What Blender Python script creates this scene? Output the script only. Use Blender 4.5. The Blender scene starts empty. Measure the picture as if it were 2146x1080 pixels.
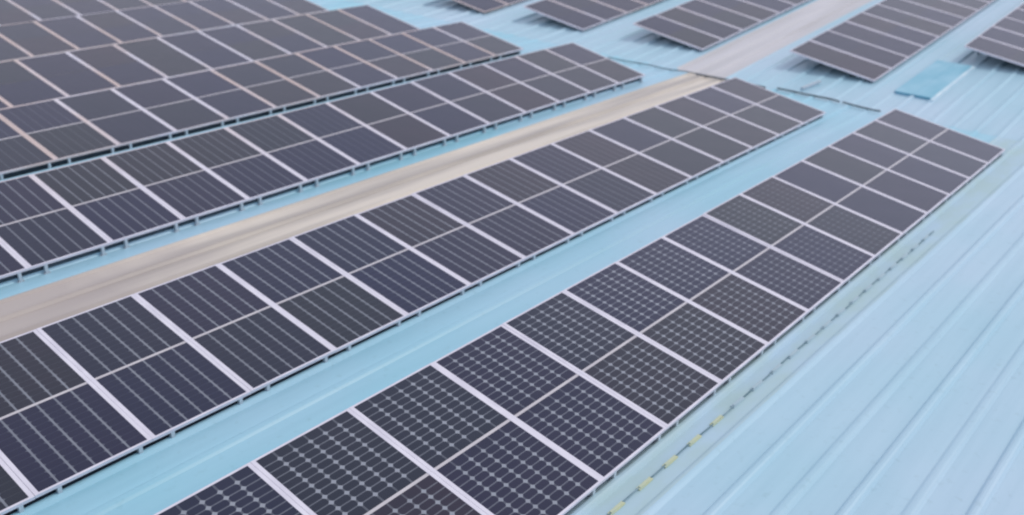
import bpy, math, random
from mathutils import Vector, Matrix
random.seed(7)
R = math.radians
sc = bpy.context.scene

# ---------------------------------------------------------------- camera
cam_d = bpy.data.cameras.new('camera')
cam = bpy.data.objects.new('camera', cam_d); sc.collection.objects.link(cam)
cam_d.sensor_width = 36.0; cam_d.lens = 33.19
cam_d.dof.use_dof = True; cam_d.dof.focus_distance = 8.0; cam_d.dof.aperture_fstop = 0.85
cam_d.clip_start = 0.1; cam_d.clip_end = 2000
right = Vector((0.6414354, -0.76646723, 0.0329941))
up = Vector((0.30572893, 0.2948275, 0.90532125))
fwd = Vector((0.70362664, 0.57061784, -0.42344401))
m = Matrix((right, up, -fwd)).transposed().to_4x4(); m.translation = Vector((0, 0, 5.6423))
cam.matrix_world = m
sc.camera = cam

# ---------------------------------------------------------------- world, sun, exposure
SUN_EL, SUN_AZ = 52, -38          # azimuth of the direction TOWARDS the sun, from +X anticlockwise
w = bpy.data.worlds.new('World'); sc.world = w; w.use_nodes = True
nt = w.node_tree; nt.nodes.clear()
N = nt.nodes.new; L = nt.links.new
sky = N('ShaderNodeTexSky'); sky.sky_type = 'NISHITA'; sky.sun_disc = False
sky.sun_elevation = R(SUN_EL); sky.sun_rotation = R(90 - SUN_AZ)
sky.air_density = 1.0; sky.dust_density = 4.0; sky.ozone_density = 1.0
sc_ = N('ShaderNodeVectorMath'); sc_.operation = 'SCALE'; sc_.inputs['Scale'].default_value = 0.085
L(sky.outputs['Color'], sc_.inputs[0])
# thin high overcast: pale cloud sheet with soft structure
tc = N('ShaderNodeTexCoord'); mp = N('ShaderNodeMapping'); mp.inputs['Scale'].default_value = (1.2, 1.2, 3.0)
L(tc.outputs['Generated'], mp.inputs[0])
nz = N('ShaderNodeTexNoise'); nz.inputs['Scale'].default_value = 2.2; nz.inputs['Detail'].default_value = 5
L(mp.outputs[0], nz.inputs['Vector'])
cr = N('ShaderNodeValToRGB'); L(nz.outputs['Fac'], cr.inputs[0])
cr.color_ramp.elements[0].position = .32; cr.color_ramp.elements[0].color = (.76, .81, 1.02, 1)
cr.color_ramp.elements[1].position = .68; cr.color_ramp.elements[1].color = (1.02, .98, 1.08, 1)
mix = N('ShaderNodeMix'); mix.data_type = 'RGBA'; mix.inputs['Factor'].default_value = .75
L(sc_.outputs[0], mix.inputs['A']); L(cr.outputs[0], mix.inputs['B'])
# brighter haze towards the horizon, thinner cloud overhead
sz = N('ShaderNodeSeparateXYZ'); L(tc.outputs['Generated'], sz.inputs[0])
el_ = N('ShaderNodeMapRange'); L(sz.outputs[2], el_.inputs[0])
el_.inputs[1].default_value = .45; el_.inputs[2].default_value = .95; el_.inputs[3].default_value = 1.10; el_.inputs[4].default_value = .58
ms = N('ShaderNodeVectorMath'); ms.operation = 'SCALE'; L(mix.outputs['Result'], ms.inputs[0]); L(el_.outputs[0], ms.inputs['Scale'])
bg = N('ShaderNodeBackground'); bg.inputs['Strength'].default_value = .98
L(ms.outputs[0], bg.inputs['Color'])
wo = N('ShaderNodeOutputWorld'); L(bg.outputs[0], wo.inputs[0])

sd = bpy.data.lights.new('sun', 'SUN'); sd.energy = 1.15; sd.angle = R(11); sd.color = (1, .96, .9)
so = bpy.data.objects.new('sun', sd); sc.collection.objects.link(so)
az, el = R(SUN_AZ), R(SUN_EL)
d = Vector((math.cos(az)*math.cos(el), math.sin(az)*math.cos(el), math.sin(el)))
so.rotation_euler = d.to_track_quat('Z', 'Y').to_euler(); so.location = (0, 0, 30)
sc.view_settings.view_transform = 'Standard'; sc.view_settings.look = 'None'
sc.view_settings.exposure = 0.0; sc.view_settings.gamma = 1
sc.cycles.filter_width = 2.1
sc.cycles.max_bounces = 6

# ---------------------------------------------------------------- materials
def mat(name, base, rough=.5, metal=0.0, spec=.5):
    ma = bpy.data.materials.new(name); ma.use_nodes = True
    b = ma.node_tree.nodes['Principled BSDF']
    b.inputs['Base Color'].default_value = (*base, 1); b.inputs['Roughness'].default_value = rough
    b.inputs['Metallic'].default_value = metal; b.inputs['Specular IOR Level'].default_value = spec
    return ma
def noisy(ma, c1, c2, scale=(1, 1, 1), nscale=3, detail=4, lo=.35, hi=.65, bump=0, coord='Object'):
    nt = ma.node_tree; b = nt.nodes['Principled BSDF']
    t = nt.nodes.new('ShaderNodeTexCoord'); mp = nt.nodes.new('ShaderNodeMapping'); mp.inputs['Scale'].default_value = scale
    nt.links.new(t.outputs[coord], mp.inputs[0])
    n = nt.nodes.new('ShaderNodeTexNoise'); n.inputs['Scale'].default_value = nscale; n.inputs['Detail'].default_value = detail
    nt.links.new(mp.outputs[0], n.inputs['Vector'])
    r = nt.nodes.new('ShaderNodeValToRGB'); nt.links.new(n.outputs['Fac'], r.inputs[0])
    r.color_ramp.elements[0].position = lo; r.color_ramp.elements[1].position = hi
    r.color_ramp.elements[0].color = (*c1, 1); r.color_ramp.elements[1].color = (*c2, 1)
    nt.links.new(r.outputs[0], b.inputs['Base Color'])
    if bump:
        bp = nt.nodes.new('ShaderNodeBump'); bp.inputs['Strength'].default_value = bump; bp.inputs['Distance'].default_value = .02
        nt.links.new(n.outputs['Fac'], bp.inputs['Height']); nt.links.new(bp.outputs[0], b.inputs['Normal'])
    return r

def stain_x(ma):               # old brown water stain on the strip, a fixed patch about x = 4..6 m
    nt = ma.node_tree; b = nt.nodes['Principled BSDF']; src = b.inputs['Base Color'].links[0].from_socket
    t = nt.nodes.new('ShaderNodeTexCoord'); sp = nt.nodes.new('ShaderNodeSeparateXYZ'); nt.links.new(t.outputs['Object'], sp.inputs[0])
    n = nt.nodes.new('ShaderNodeTexNoise'); n.inputs['Scale'].default_value = .9; n.inputs['Detail'].default_value = 4
    nt.links.new(t.outputs['Object'], n.inputs['Vector'])
    a = nt.nodes.new('ShaderNodeMath'); a.operation = 'MULTIPLY_ADD'; nt.links.new(n.outputs['Fac'], a.inputs[0]); a.inputs[1].default_value = 4.0
    nt.links.new(sp.outputs[0], a.inputs[2])
    r = nt.nodes.new('ShaderNodeMapRange'); nt.links.new(a.outputs[0], r.inputs[0])
    r.inputs[1].default_value = 6.8; r.inputs[2].default_value = 9.5; r.inputs[3].default_value = .75; r.inputs[4].default_value = 0
    mx = nt.nodes.new('ShaderNodeMix'); mx.data_type = 'RGBA'; nt.links.new(r.outputs[0], mx.inputs['Factor'])
    nt.links.new(src, mx.inputs['A']); mx.inputs['B'].default_value = (.40, .355, .34, 1)
    nt.links.new(mx.outputs['Result'], b.inputs['Base Color'])
# painted steel roof: light blue, weathered, with dirt streaks running down the slope
M_ROOF = mat('blue_painted_steel', (.36, .58, .72), .42)
def roof_nodes(ma):
    nt = ma.node_tree; b = nt.nodes['Principled BSDF']; N = nt.nodes.new; L = nt.links.new
    t = N('ShaderNodeTexCoord')
    def noise(scale, s, det):
        mp = N('ShaderNodeMapping'); mp.inputs['Scale'].default_value = scale; L(t.outputs['Object'], mp.inputs[0])
        n = N('ShaderNodeTexNoise'); n.inputs['Scale'].default_value = s; n.inputs['Detail'].default_value = det
        L(mp.outputs[0], n.inputs['Vector']); return n
    big = noise((.35, .5, 1), .55, 3)
    r1 = N('ShaderNodeValToRGB'); L(big.outputs['Fac'], r1.inputs[0])
    r1.color_ramp.elements[0].position = .38; r1.color_ramp.elements[0].color = (.41, .64, .75, 1)
    r1.color_ramp.elements[1].position = .62; r1.color_ramp.elements[1].color = (.485, .66, .785, 1)
    st = noise((.25, 5, 1), 1.6, 6)
    r2 = N('ShaderNodeValToRGB'); L(st.outputs['Fac'], r2.inputs[0])
    r2.color_ramp.elements[0].position = .3; r2.color_ramp.elements[0].color = (.90, .93, .94, 1)
    r2.color_ramp.elements[1].position = .62; r2.color_ramp.elements[1].color = (1, 1, 1, 1)
    mx = N('ShaderNodeMix'); mx.data_type = 'RGBA'; mx.blend_type = 'MULTIPLY'; mx.inputs['Factor'].default_value = .8
    L(r1.outputs[0], mx.inputs['A']); L(r2.outputs[0], mx.inputs['B'])
    sp = noise((1, 1, 1), 9, 8)
    r3 = N('ShaderNodeValToRGB'); L(sp.outputs['Fac'], r3.inputs[0])
    r3.color_ramp.elements[0].position = .27; r3.color_ramp.elements[0].color = (.85, .87, .86, 1)
    r3.color_ramp.elements[1].position = .4; r3.color_ramp.elements[1].color = (1, 1, 1, 1)
    m2 = N('ShaderNodeMix'); m2.data_type = 'RGBA'; m2.blend_type = 'MULTIPLY'; m2.inputs['Factor'].default_value = .6
    L(mx.outputs['Result'], m2.inputs['A']); L(r3.outputs[0], m2.inputs['B'])
    L(m2.outputs['Result'], b.inputs['Base Color'])
    bp = N('ShaderNodeBump'); bp.inputs['Strength'].default_value = .08; bp.inputs['Distance'].default_value = .02
    L(st.outputs['Fac'], bp.inputs['Height']); L(bp.outputs[0], b.inputs['Normal'])
roof_nodes(M_ROOF)
M_TEALROOF = mat('cyan_painted_steel', (.33, .6, .72), .42); roof_nodes(M_TEALROOF)
for n_ in M_TEALROOF.node_tree.nodes:      # the same sheet colours shifted towards cyan
    if n_.type == 'VALTORGB' and n_.color_ramp.elements[0].color[0] < .5:
        n_.color_ramp.elements[0].color = (.325, .63, .755, 1); n_.color_ramp.elements[1].color = (.42, .65, .79, 1)
M_SKYLIGHT = mat('aged_fibreglass', (.55, .5, .45), .38)
noisy(M_SKYLIGHT, (.43, .395, .355), (.72, .66, .565), (.14, 2.2, 1), 1.0, 5, .38, .58, .05)
M_SKYLIGHT_FAR = mat('greyed_fibreglass', (.6, .58, .6), .38)
noisy(M_SKYLIGHT_FAR, (.53, .53, .54), (.62, .62, .64), (.12, 1.5, 1), 1.1, 4, .36, .6, .05)
stain_x(M_SKYLIGHT)
M_DIRTY = mat('dirt_stained_steel', (.4, .52, .55), .6)
noisy(M_DIRTY, (.42, .59, .62), (.44, .62, .74), (.6, 1.6, 1), 2.0, 6, .35, .65)
M_FLASH = mat('pale_blue_flashing', (.45, .58, .68), .4)
noisy(M_FLASH, (.36, .5, .62), (.46, .6, .71), (1, 1, 1), 1.5, 5)
M_FRAME = mat('anodised_aluminium', (.72, .71, .79), .38, .0)
noisy(M_FRAME, (.66, .65, .74), (.77, .76, .84), (1, 1, 1), 3, 3)
def warm_patches(ma):          # tan tint in patches over the back of the array
    nt = ma.node_tree; b = nt.nodes['Principled BSDF']; src = b.inputs['Base Color'].links[0].from_socket
    g_ = nt.nodes.new('ShaderNodeNewGeometry'); n = nt.nodes.new('ShaderNodeTexNoise'); n.inputs['Scale'].default_value = .32; n.inputs['Detail'].default_value = 3
    nt.links.new(g_.outputs['Position'], n.inputs['Vector'])
    r = nt.nodes.new('ShaderNodeMapRange'); nt.links.new(n.outputs['Fac'], r.inputs[0])
    r.inputs[1].default_value = .44; r.inputs[2].default_value = .58; r.inputs[3].default_value = 0; r.inputs[4].default_value = .75
    sy = nt.nodes.new('ShaderNodeSeparateXYZ'); nt.links.new(g_.outputs['Position'], sy.inputs[0])
    ry = nt.nodes.new('ShaderNodeMapRange'); nt.links.new(sy.outputs[1], ry.inputs[0]); ry.inputs[1].default_value = 12.5; ry.inputs[2].default_value = 16
    pm = nt.nodes.new('ShaderNodeMath'); pm.operation = 'MULTIPLY'; nt.links.new(r.outputs[0], pm.inputs[0]); nt.links.new(ry.outputs[0], pm.inputs[1]); r = pm
    mx = nt.nodes.new('ShaderNodeMix'); mx.data_type = 'RGBA'; nt.links.new(r.outputs[0], mx.inputs['Factor'])
    nt.links.new(src, mx.inputs['A']); mx.inputs['B'].default_value = (.64, .49, .42, 1)
    nt.links.new(mx.outputs['Result'], b.inputs['Base Color'])
warm_patches(M_FRAME)
M_STRIP = mat('white_busbar_strip', (.55, .54, .57), .3)
noisy(M_STRIP, (.52, .50, .53), (.60, .58, .60), (1, 1, 1), 4, 3)
M_FIELD = mat('dark_cell_gap', (.05, .05, .065), .2); noisy(M_FIELD, (.04, .04, .055), (.065, .065, .08), (1, 1, 1), 3, 3)
M_GALV = mat('galvanised_steel', (.5, .58, .64), .45, .25)
noisy(M_GALV, (.46, .55, .61), (.58, .66, .72), (1, 1, 1), 6, 4)
M_DARK = mat('under_panel_shade', (.03, .05, .075), .6)  # dark colour put in for the shade beneath the panels
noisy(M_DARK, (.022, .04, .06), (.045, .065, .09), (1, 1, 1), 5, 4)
M_BLACK = mat('black_cable_sheath', (.03, .035, .045), .6)
noisy(M_BLACK, (.05, .065, .08), (.14, .17, .19), (1, 1, 1), 3, 3)
M_WIRE = mat('grey_green_wire', (.12, .22, .26), .6); noisy(M_WIRE, (.09, .18, .22), (.24, .36, .42), (1, 1, 1), 4, 3)
M_CLIPY = mat('yellow_clip_plastic', (.6, .58, .2), .7); noisy(M_CLIPY, (.50, .59, .45), (.62, .64, .40), (1, 1, 1), 9, 3)
M_CLIPW = mat('faded_clip_plastic', (.42, .56, .62), .6); noisy(M_CLIPW, (.38, .52, .58), (.47, .60, .66), (1, 1, 1), 9, 3)
M_TEAL = mat('turquoise_sheet', (.12, .42, .58), .3); noisy(M_TEAL, (.15, .47, .61), (.27, .57, .71), (.8, 1.5, 1), 1.2, 4)
M_WHITE = mat('white_painted_metal', (.62, .80, .88), .35); noisy(M_WHITE, (.55, .74, .84), (.70, .85, .9), (1, 1, 1), 4, 3)
M_WALL = mat('grey_wall_cladding', (.4, .43, .45), .7); noisy(M_WALL, (.36, .39, .41), (.46, .48, .5), (1, 1, .2), 2, 5)
M_GROUND = mat('dry_concrete_yard', (.22, .21, .19), .9); noisy(M_GROUND, (.16, .16, .14), (.27, .26, .23), (1, 1, 1), .15, 8)

# photovoltaic cells behind glass: UV runs 0..6 across and 0..12 along one half of a panel
M_CELL = bpy.data.materials.new('photovoltaic_cells'); M_CELL.use_nodes = True
def cell_nodes():
    nt = M_CELL.node_tree; b = nt.nodes['Principled BSDF']; N = nt.nodes.new; L = nt.links.new
    uv = N('ShaderNodeUVMap'); uv.uv_map = 'cells'
    sep = N('ShaderNodeSeparateXYZ'); L(uv.outputs[0], sep.inputs[0])
    def M(op, a, b_=None, c=None):
        n = N('ShaderNodeMath'); n.operation = op
        for i, v in enumerate((a, b_, c)):
            if v is None: continue
            if isinstance(v, (int, float)): n.inputs[i].default_value = v
            else: L(v, n.inputs[i])
        return n.outputs[0]
    def dist(s, size):      # distance in metres to the nearest inner grid line
        f = M('ABSOLUTE', M('SUBTRACT', s, M('ROUND', s)))
        return M('MULTIPLY', f, size)
    du = dist(sep.outputs[0], .176); dv = dist(sep.outputs[1], .0895)
    def inner(s, n):        # 1 inside the field, 0 at its outer border lines
        return M('MULTIPLY', M('GREATER_THAN', s, .5), M('LESS_THAN', s, n - .5))
    iu, iv = inner(sep.outputs[0], 6), inner(sep.outputs[1], 12)
    lu = M('MULTIPLY', M('LESS_THAN', du, .0105), iu)
    lv = M('MULTIPLY', M('LESS_THAN', dv, .0065), iv)
    dia = M('MULTIPLY', M('LESS_THAN', M('ADD', du, M('MULTIPLY', dv, 1.0)), .031), M('MULTIPLY', iu, iv))
    def attr(nm):
        a_ = N('ShaderNodeAttribute'); a_.attribute_type = 'OBJECT'; a_.attribute_name = nm; return a_.outputs['Fac']
    wob = N('ShaderNodeTexNoise'); wob.inputs['Scale'].default_value = 3.5; wob.inputs['Detail'].default_value = 3
    L(N('ShaderNodeTexCoord').outputs['Object'], wob.inputs['Vector'])
    wear = M('ADD', .55, M('MULTIPLY', wob.outputs['Fac'], .9))
    lines = M('ADD', M('MULTIPLY', lu, attr('long_lines')), M('MULTIPLY', lv, attr('cross_lines')))
    mask = M('MINIMUM', M('MULTIPLY', M('MAXIMUM', lines, M('MULTIPLY', dia, attr('dots'))), wear), 1.0)
    # fine busbars on each cell
    bb = M('LESS_THAN', M('ABSOLUTE', M('SUBTRACT', M('FRACT', M('MULTIPLY', sep.outputs[0], 9)), .5)), .06)
    oi = N('ShaderNodeObjectInfo')
    r = N('ShaderNodeValToRGB'); L(oi.outputs['Random'], r.inputs[0])
    cr = r.color_ramp; cr.elements[0].position = 0; cr.elements[0].color = (.012, .014, .042, 1)
    cr.elements[1].position = 1; cr.elements[1].color = (.020, .016, .035, 1)
    e = cr.elements.new(.35); e.color = (.008, .013, .048, 1)
    e = cr.elements.new(.7); e.color = (.012, .019, .033, 1)
    t = N('ShaderNodeTexCoord')
    cn = N('ShaderNodeTexNoise'); cn.inputs['Scale'].default_value = 1.6; cn.inputs['Detail'].default_value = 3
    L(t.outputs['Object'], cn.inputs['Vector'])
    rr = N('ShaderNodeValToRGB'); L(cn.outputs['Fac'], rr.inputs[0])
    rr.color_ramp.elements[0].position = .3; rr.color_ramp.elements[0].color = (.85, .95, 1.0, 1)
    rr.color_ramp.elements[1].position = .7; rr.color_ramp.elements[1].color = (1.25, 1.08, 1.1, 1)
    mm = N('ShaderNodeMix'); mm.data_type = 'RGBA'; mm.blend_type = 'MULTIPLY'; mm.inputs['Factor'].default_value = 1
    L(r.outputs[0], mm.inputs['A']); L(rr.outputs[0], mm.inputs['B'])
    bm_ = N('ShaderNodeMix'); bm_.data_type = 'RGBA'; L(M('MULTIPLY', bb, .02), bm_.inputs['Factor'])
    L(mm.outputs['Result'], bm_.inputs['A']); bm_.inputs['B'].default_value = (.3, .3, .33, 1)
    mx = N('ShaderNodeMix'); mx.data_type = 'RGBA'
    L(mask, mx.inputs['Factor']); L(bm_.outputs['Result'], mx.inputs['A']); mx.inputs['B'].default_value = (.29, .32, .37, 1)
    L(mx.outputs['Result'], b.inputs['Base Color'])
    b.inputs['Roughness'].default_value = .16; b.inputs['IOR'].default_value = 1.6
    # dust film
    dn = N('ShaderNodeTexNoise'); dn.inputs['Scale'].default_value = 2.5; dn.inputs['Detail'].default_value = 6
    L(t.outputs['Object'], dn.inputs['Vector'])
    mr = N('ShaderNodeMapRange'); L(dn.outputs['Fac'], mr.inputs[0])
    mr.inputs[3].default_value = .12; mr.inputs[4].default_value = .3
    L(mr.outputs[0], b.inputs['Roughness'])
cell_nodes()

# ---------------------------------------------------------------- mesh helpers
def new_obj(name, verts, faces, ma, parent=None, uvs=None, smooth=False):
    me = bpy.data.meshes.new(name); me.from_pydata(verts, [], faces); me.materials.append(ma)
    if uvs:
        l = me.uv_layers.new(name='cells')
        for i, u in enumerate(uvs): l.data[i].uv = u
    if smooth:
        for p in me.polygons: p.use_smooth = True
    me.update()
    o = bpy.data.objects.new(name, me); sc.collection.objects.link(o)
    if parent: o.parent = parent
    return o
class MB:
    def __init__(s): s.v = []; s.f = []
    def box(s, x0, x1, y0, y1, z0, z1, fn=None):
        b = len(s.v); c = [(x, y, z) for z in (z0, z1) for y in (y0, y1) for x in (x0, x1)]
        s.v += [fn(*p) for p in c] if fn else c
        s.f += [tuple(b+i for i in q) for q in ((0, 2, 3, 1), (4, 5, 7, 6), (0, 1, 5, 4), (2, 6, 7, 3), (0, 4, 6, 2), (1, 3, 7, 5))]
        return s
    def tube(s, pts, r, n=8):
        prev = None; k0 = len(s.v)
        for i, p in enumerate(pts):
            p = Vector(p); a = Vector(pts[max(0, i-1)]); c = Vector(pts[min(len(pts)-1, i+1)])
            t = (c-a).normalized(); u = t.cross(Vector((0, 0, 1))).normalized(); v = u.cross(t)
            b = len(s.v)
            for j in range(n):
                an = 2*math.pi*j/n; s.v.append(tuple(p + u*math.cos(an)*r + v*math.sin(an)*r))
            if prev is not None:
                for j in range(n): s.f.append((prev+j, prev+(j+1) % n, b+(j+1) % n, b+j))
            prev = b
        s.f.append(tuple(k0+j for j in range(n))); s.f.append(tuple(prev+n-1-j for j in range(n)))
        return s
    def build(s, name, ma, parent=None): return new_obj(name, s.v, s.f, ma, parent)
def empty(name, loc=(0, 0, 0), rot=(0, 0, 0)):
    o = bpy.data.objects.new(name, None); sc.collection.objects.link(o)
    o.location = loc; o.rotation_euler = rot; o.empty_display_size = .2; return o
def tag(o, label, cat, group=None, kind=None):
    if label: o['label'] = label
    if cat: o['category'] = cat
    if group: o['group'] = group
    if kind: o['kind'] = kind
    return o

# ---------------------------------------------------------------- ground and building
ZR = -.13                      # roof pan level of the near slope
XF = 21.30                     # valley where the far slope begins
PT = .0886                     # rise of the far slope
X0, X1, Y0, Y1 = -14, 62, -14, 58
g = new_obj('ground', [(-400, -400, -9), (500, -400, -9), (500, 500, -9), (-400, 500, -9)], [(0, 1, 2, 3)], M_GROUND)
g['kind'] = 'structure'

def slope(x, y, z):            # z = height above the pan
    if x <= XF: return (x, y, ZR + z)
    dx = x - XF
    return (XF + dx*math.cos(PT) - z*math.sin(PT), y, ZR + dx*math.sin(PT) + z*math.cos(PT))
RP, RB = .46, 1.94             # rib pitch and phase
def profile(y0, y1):
    """points (y, h) of the trapezoidal sheet between y0 and y1"""
    pts = [(y0, None)]
    k = math.floor((y0 - RB)/RP) - 1
    prof = []
    while RB + k*RP < y1 + RP:
        c = RB + k*RP; q = 1.0 if k % 2 == 0 else .6      # stiff and shallow ribs alternate
        prof += [(c-.065, 0), (c-.036, .034*q), (c-.014, .044*q), (c+.014, .044*q), (c+.036, .034*q), (c+.065, 0)]
        k += 1
    def h(y):
        for (a, ha), (b, hb) in zip(prof, prof[1:]):
            if a <= y <= b: return ha + (hb-ha)*(y-a)/(b-a)
        return 0
    return [(y0, h(y0))] + [p for p in prof if y0 < p[0] < y1] + [(y1, h(y1))]
def sheet(name, x0, x1, y0, y1, ma, parent, lift=0.0, step=4.0):
    pr = profile(y0, y1); n = max(1, int(round((x1-x0)/step))); xs = [x0 + (x1-x0)*i/n for i in range(n+1)]
    v = []; f = []
    for x in xs:
        for (y, h) in pr: v.append(slope(x, y, h + lift))
    m_ = len(pr)
    for i in range(n):
        for j in range(m_-1): f.append((i*m_+j, (i+1)*m_+j, (i+1)*m_+j+1, i*m_+j+1))
    # turned-down edge, so the sheet has a thickness
    for i, sgn in ((0, 1), (n, -1)):
        b = len(v)
        for j, (y, h) in enumerate(pr):
            v.append(slope(xs[i] if i else xs[0], y, -.012))
        for j in range(m_-1):
            q = (i*m_+j, i*m_+j+1, b+j+1, b+j); f.append(q if sgn > 0 else q[::-1])
    return new_obj(name, v, f, ma, parent)

bld = tag(empty('factory_building', (0, 0, -9)), 'large factory building whose light blue ribbed metal roof carries all the solar panels', 'building')
class _P: pass
def bpart(o, label=None):
    o.parent = bld; o.matrix_parent_inverse = Matrix.Translation((0, 0, 9))
    if label: o['label'] = label
    return o
GN, GF = XF - .004, XF       # sheet ends on both sides of the valley gutter
S1, S2, F1, F2 = 10.22, 11.60, 10.68, 12.06
D1, D2 = 3.32, 4.24            # weathered sheet along the front row
bpart(sheet('roof_sheet', X0, GN, Y0, D1, M_ROOF, None), 'bare blue ribbed sheets in front of the first row')
bpart(sheet('stained_roof_sheet', X0, GN, D1, D2, M_DIRTY, None), 'dirt stained roof sheet along the front row of panels')
bpart(sheet('roof_sheet', X0, GN, D2, S1, M_TEALROOF, None), 'blue roof sheets between the first two rows')
bpart(sheet('skylight_strip', X0, GN, S1, S2, M_SKYLIGHT, None), 'beige fibreglass skylight strip of the near slope')
bpart(sheet('roof_sheet', X0, GN, S2, Y1, M_TEALROOF, None), 'blue roof sheets under the back rows')
bpart(sheet('roof_sheet', GF, X1, Y0, F1, M_ROOF, None), 'blue roof sheets of the slope beyond the valley, on the right')
bpart(sheet('skylight_strip', GF, X1, F1, F2, M_SKYLIGHT_FAR, None), 'beige grey skylight strip of the slope beyond the valley')
bpart(sheet('roof_sheet', GF, X1, F2, Y1, M_ROOF, None), 'blue roof sheets of the slope beyond the valley, on the left')
# walls under the eaves
zf = slope(X1, 0, 0)[2]; xe = slope(X1, 0, 0)[0]
def wall(pts):
    v = []; 
    for (x, y, zt) in pts: v += [(x, y, -9), (x, y, zt)]
    n = len(pts); return v, [(2*i, 2*i+2, 2*i+3, 2*i+1) for i in range(n-1)]
a = .3
for pts in ([(X0+a, Y0+a, ZR-.02), (XF, Y0+a, ZR-.07), (xe-a, Y0+a, zf-.05)], [(xe-a, Y0+a, zf-.05), (xe-a, Y1-a, zf-.05)],
            [(xe-a, Y1-a, zf-.05), (XF, Y1-a, ZR-.07), (X0+a, Y1-a, ZR-.02)], [(X0+a, Y1-a, ZR-.02), (X0+a, Y0+a, ZR-.02)]):
    v, f = wall(pts); bpart(new_obj('wall', v, f, M_WALL))

# ---------------------------------------------------------------- solar panel prototype
PX, MW, ML, TH = 1.154, 1.151, 2.28, .035     # pitch, width, length, frame thickness
FS, FL, FU = .042, .024, .022                  # visible frame: sides, lower edge, upper edge
# local frame: x 0..MW along the row, y 0..ML up the tilt, top surface z = 0
def panel_proto():
    root = empty('solar_panel')
    b = MB()
    b.box(0, FS, 0, ML, -TH, 0); b.box(MW-FS, MW, 0, ML, -TH, 0)
    b.box(FS, MW-FS, 0, FL, -TH, -.0005); b.box(FS, MW-FS, ML-FU, ML, -TH, -.0005)
    b.build('frame', M_FRAME, root)
    mid = ML/2; sw = .017
    for (ya, yb) in ((FL, mid-sw), (mid+sw, ML-FU)):
        v = [(FS, ya, -.004), (MW-FS, ya, -.004), (MW-FS, yb, -.004), (FS, yb, -.004),
             (FS, ya, -.010), (MW-FS, ya, -.010), (MW-FS, yb, -.010), (FS, yb, -.010)]
        mu, mv = .05, .25
        uv = [(-mu, -mv), (6+mu, -mv), (6+mu, 12+mv), (-mu, 12+mv)]
        new_obj('cell_sheet', v, [(0, 1, 2, 3), (7, 6, 5, 4)], M_CELL, root, uv + uv)
    MB().box(FS, MW-FS, mid-sw, mid+sw, -.0100, -.0035).build('centre_strip', M_STRIP, root)
    bk = MB().box(FS, MW-FS, FL, ML-FU, -.018, -.0105); bk.box(MW/2-.08, MW/2+.08, mid-.05, mid+.05, -.034, -.018)
    bk.build('back_sheet', M_DARK, root)  # back sheet darkened to deepen the shade under the tables
    return root
proto = panel_proto(); proto_kids = list(proto.children)
dark_strip = [c for c in proto_kids if c.name == 'centre_strip'][0].data.copy(); dark_strip.materials[0] = M_FIELD
proto_used = [False]
def place_panel(mat4, label, group, pat=(0, 0, 0), plain=False):
    if not proto_used[0]: proto_used[0] = True; o = proto
    else:
        o = proto.copy(); sc.collection.objects.link(o)
        for ch in proto_kids:
            c = ch.copy(); sc.collection.objects.link(c); c.parent = o
    o.matrix_world = mat4
    for c in o.children:
        if c.name.startswith('cell_sheet'):
            c['long_lines'], c['cross_lines'], c['dots'] = [float(q) for q in pat]
        elif c.name.startswith('centre_strip') and plain: c.data = dark_strip
    return tag(o, label, 'solar panel', group)

TILT = .157
def row_matrix(ox, oy, oz, pitch, tilt=TILT, gap_x0=0.0):
    ax = Vector((math.cos(pitch), 0, math.sin(pitch)))
    ay0 = Vector((0, 1, 0)); az0 = ax.cross(ay0)
    ay = ay0*math.cos(tilt) + az0*math.sin(tilt); az = ax.cross(ay)
    m = Matrix((ax, ay, az)).transposed().to_4x4(); m.translation = Vector((ox, oy, oz)); return m

ORD = ['first', 'second', 'third', 'fourth', 'fifth', 'sixth', 'seventh', 'eighth', 'ninth', 'tenth', 'eleventh', 'twelfth',
       'thirteenth', 'fourteenth', 'fifteenth', 'sixteenth', 'seventeenth', 'eighteenth', 'nineteenth', 'twentieth', 'twenty-first']

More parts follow.
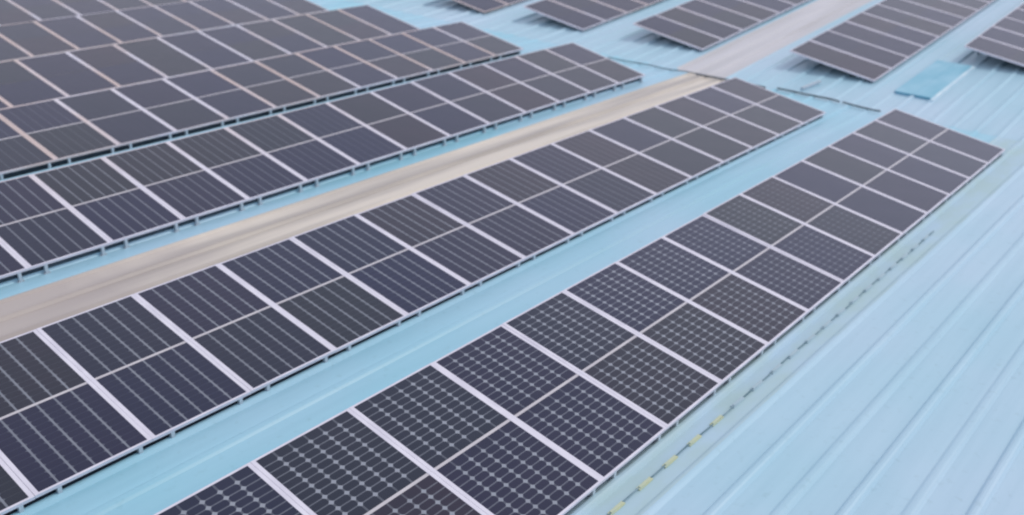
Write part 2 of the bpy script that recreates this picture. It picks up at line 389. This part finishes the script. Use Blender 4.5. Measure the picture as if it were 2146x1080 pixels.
# rack prototypes are drawn in the row's own frame
_cache = {}
def rack(mrow, n, foot_gap, label, group, gap_z=0.0, t=TILT, gap_x0=0.0):
    """support rack: long rails, cross beams beside each joint, feet and rear legs"""
    root = empty('mounting_rack'); root.matrix_world = mrow
    tag(root, label, 'solar panel rack', group)
    Lr = n*PX
    for yy in (.42, 1.78):
        MB().box(.03, Lr-.03, yy-.022, yy+.022, -TH-.042, -TH-.001).build('rail', M_GALV, root)
    MB().box(.05, Lr-.05, .058, .092, -TH-.088-gap_z, -TH-.001).build('edge_shade_strip', M_DARK, root)  # added dark strip, stands in for the shade under the lower edge
    def vert(x, y, h):         # shear a local box so that its downward axis is vertical in the row's frame
        return (x, y, h)
    key_z = (round(gap_z, 3), t)
    if key_z not in _cache:
        ZL = ZR - gap_z; _cache[key_z] = CC = {}
        b = MB(); b.box(-.022, .022, .10, ML-.04, -TH-.095, -TH-.056)
        o = b.build('cross_beam', M_GALV, root); CC['beam'] = o.data; bpy.data.objects.remove(o)
        b = MB(); c, s = math.cos(t), math.sin(t)
        def w2l(dx, dy, dz):    # vertical / horizontal offsets into tilted local axes
            return (dx, dy*c + dz*s, -dy*s + dz*c)
        # foot: upright from the frame lip to the roof, with a base flange
        b.box(-.020, .020, 0.006, .055, ZL+.004, -TH-.001, w2l)
        b.box(-.045, .045, -.005, .09, ZL+.001, ZL+.009, w2l)
        o = b.build('foot', M_GALV, root); CC['foot'] = o.data; bpy.data.objects.remove(o)
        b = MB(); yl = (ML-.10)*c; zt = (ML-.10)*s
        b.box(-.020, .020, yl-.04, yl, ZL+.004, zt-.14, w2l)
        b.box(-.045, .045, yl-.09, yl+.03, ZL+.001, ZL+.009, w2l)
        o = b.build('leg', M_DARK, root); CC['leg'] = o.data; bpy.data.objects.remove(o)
    xs = []
    for k in range(n+1):
        for dx in (-.13, .22):
            x = k*PX + dx
            if (.03 if gap_x0 == 0 else gap_x0) < x < Lr-.03: xs.append(x)
    for x in xs:
        for nm, key in (('cross_beam', 'beam'), ('foot', 'foot'), ('leg', 'leg')):
            o = bpy.data.objects.new(nm, _cache[key_z][key]); sc.collection.objects.link(o)
            o.parent = root; o.location = (x, 0, 0)
    return root

def ramp(k, a, b): return max(0.0, min(1.0, (k-a)/(b-a)))
def pattern(i, k):             # (lengthwise lines, cross lines, corner diamonds) strengths, fading with distance from the camera
    if i == 0:
        t = ramp(k, 4, 9); return (.05+.22*t, .04+.34*t, .05+.95*t)
    if i == 1:
        t = ramp(k, 4, 9); return (.04+.62*t, .04, .05+.20*t)
    if i == 2:
        t = ramp(k, 6, 11); return (.04+.5*t, .03, .08*t)
    return (.04 if k < 10 else .15, .03, .03)
# near slope: rows end at x0 on the far side and run towards the camera.  (x_far, y_low, z_low, count)
near_rows = [
    ('front row beside the bare ribbed roof', 20.02, 3.80, 0.0, 17),
    ('row between blue walkway and beige skylight', 19.854, 7.432, .015, 18),
    ('row just behind the beige skylight strip', 19.64, 11.95, .035, 17),
    ('row just beyond the dark slotted gap', 19.61, 15.76, .035, 15),
    ('second row beyond the dark slotted gap', 19.346, 19.337, .032, 13),
    ('third row beyond the dark slotted gap', 19.38, 23.39, -.02, 10),
    ('fourth row beyond the dark slotted gap', 19.15, 27.25, 0.0, 8),
    ('rearmost row behind all the others', 19.1, 30.95, 0.0, 6),
]
for i, (desc, xf, y, z, n) in enumerate(near_rows):
    xs = xf - n*PX
    tl = {2: .188, 3: .168, 4: .165}.get(i, TILT)
    mrow = row_matrix(xs, y, z, 0, tl)
    for k in range(n):                    # k = 0 is the panel at the far end
        j = n-1-k
        mp_ = mrow @ Matrix.Translation((j*PX + (PX-MW)/2, 0, random.uniform(-.002, .002))) @ Matrix.Rotation(random.uniform(-.002, .002), 4, 'Y') @ Matrix.Rotation(random.uniform(-.0025, .0025), 4, 'X')
        lab = ('farthest' if k == 0 else ORD[k] + ' from far end') + ', panel in the ' + desc
        place_panel(mp_, lab, 'solar panels in rows on the near roof slope', pattern(i, k), i > 3)
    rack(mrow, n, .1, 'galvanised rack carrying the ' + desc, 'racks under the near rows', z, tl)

# far slope tables: near end at x, running up the slope
far_rows = [
    ('rightmost table beyond the valley', 25.95, 4.22, .0, 12),
    ('table right of the beige strip beyond the valley', 23.08, 7.601, .0, 17),
    ('table just left of the beige strip beyond the valley', 22.955, 12.266, .0, 12),
    ('second table left of the beige strip', 22.686, 16.049, .0, 8),
    ('third table left of the beige strip', 22.55, 19.75, .0, 7),
    ('leftmost table beyond the valley', 22.4, 23.5, .0, 6),
]
for i, (desc, xn, y, dz, n) in enumerate(far_rows):
    zz = (xn - 21.44)*math.tan(PT) - .03
    mrow = row_matrix(xn, y, zz, PT)
    for k in range(n):
        mp_ = mrow @ Matrix.Translation((k*PX + (PX-MW)/2, 0, random.uniform(-.002, .002))) @ Matrix.Rotation(random.uniform(-.002, .002), 4, 'Y') @ Matrix.Rotation(random.uniform(-.0025, .0025), 4, 'X')
        lab = ('nearest' if k == 0 else ORD[k] + ' nearest') + ' panel of the ' + desc
        place_panel(mp_, lab, 'solar panels in tables on the far roof slope', (.03, .02, .05), True)
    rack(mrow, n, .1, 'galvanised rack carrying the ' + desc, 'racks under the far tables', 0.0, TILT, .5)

# ---------------------------------------------------------------- cable with clips along the front row
cable = empty('cable_run', (6.0, 3.555, ZR)); tag(cable, 'thin dark cable clipped to the roof along the front row, with yellow and faded clips', 'cable')
b = MB(); pts = []
x = -2.0
while x < 15.0:
    pts.append((x-6.0, .006*math.sin(x*2.1)+.004*math.sin(x*5.3), .014)); x += .2
b.tube(pts, .009, 6); b.build('wire', M_WIRE, cable)
x = 1.35; i = 0
while x < 14.9:
    yellow = x < 8.3
    b = MB(); ln = .115 if yellow else .125; hh = .030
    b.box(-ln, ln, -.022, .022, .001, hh*.6); b.box(-ln+.02, ln-.02, -.014, .014, hh*.6, hh)
    o = b.build('clip', M_CLIPY if yellow else M_CLIPW, cable)
    if yellow: o['label'] = 'yellow clip'
    o.location = (x-6.0, 0, 0)
    if yellow:                           # a wide pale sleeve either side of the yellow saddle
        pass
    x += .475 + random.uniform(-.02, .02); i += 1

# ---------------------------------------------------------------- black cables lying in the valley
def valley_cable(pts, r, label):
    x0, y0 = pts[0][0], pts[0][1]
    o = empty('drain_cable', (x0, y0, ZR)); tag(o, label, 'cable', 'dark cables in the roof valley')
    P = []
    for a_, b_ in zip(pts, pts[1:]):
        for s in range(6):
            t = s/6; P.append(tuple(a_[q]*(1-t)+b_[q]*t for q in range(2)) + (.042 + .006*math.sin(5*(a_[1]*(1-t)+b_[1]*t)),))
    P.append((pts[-1][0], pts[-1][1], .038))
    MB().tube([(p[0]-x0, p[1]-y0, p[2]+.015) for p in P], r, 8).build('cable_sheath', M_BLACK, o)
    return o
valley_cable([(20.88, 13.9), (20.92, 13.0), (20.98, 12.6), (20.96, 12.1), (21.08, 11.6), (21.07, 11.2)], .014, 'thin dark cable in the valley behind the far end of the skylight row')
valley_cable([(21.06, 11.35), (21.12, 10.9), (21.10, 10.6), (21.17, 10.0), (21.15, 9.5)], .026, 'thick dark cable crossing the beige strip at the valley')
valley_cable([(21.28, 9.25), (21.30, 8.9), (21.33, 8.4), (21.30, 7.9), (21.26, 7.7)], .022, 'dark cable in the valley between two tables right of the beige strip')
valley_cable([(21.27, 7.62), (21.22, 7.3), (21.17, 7.02), (21.14, 6.8), (21.16, 6.7)], .020, 'short dark cable at the upper corner of the front row')
o = empty('steel_bar', slope(21.62, 8.78, .0)); tag(o, 'short dark bar lying on the roof under the end of a far table', 'bar')
MB().box(0, .75, -.03, .03, .036, .09, lambda x, y, z: (x*math.cos(PT)-z*math.sin(PT), y - x*.17, x*math.sin(PT)+z*math.cos(PT))).build('bar_body', M_GALV, o)

# ---------------------------------------------------------------- turquoise raised hatch by the right-hand far table
hx, hy = 22.75, 6.08
o = empty('roof_hatch', slope(hx, hy, 0), (0, -PT, 0)); tag(o, 'low turquoise roof cover with a bright metal edge in front of the right hand table', 'roof hatch')
b = MB(); b.box(0, 2.9, .04, .86, .0, .055); b.build('curb', M_TEAL, o)
b = MB(); b.box(-.03, 2.93, .02, .44, .056, .064); b.box(-.03, 2.93, .46, .89, .056, .064); b.box(-.03, 2.93, .44, .46, .056, .069); b.build('lid', M_TEAL, o)
b = MB(); b.box(-.15, 2.95, -.045, .012, .036, .050); b.box(-.25, 2.95, .0125, .019, .036, .07); b.build('edge_trim', M_WHITE, o)
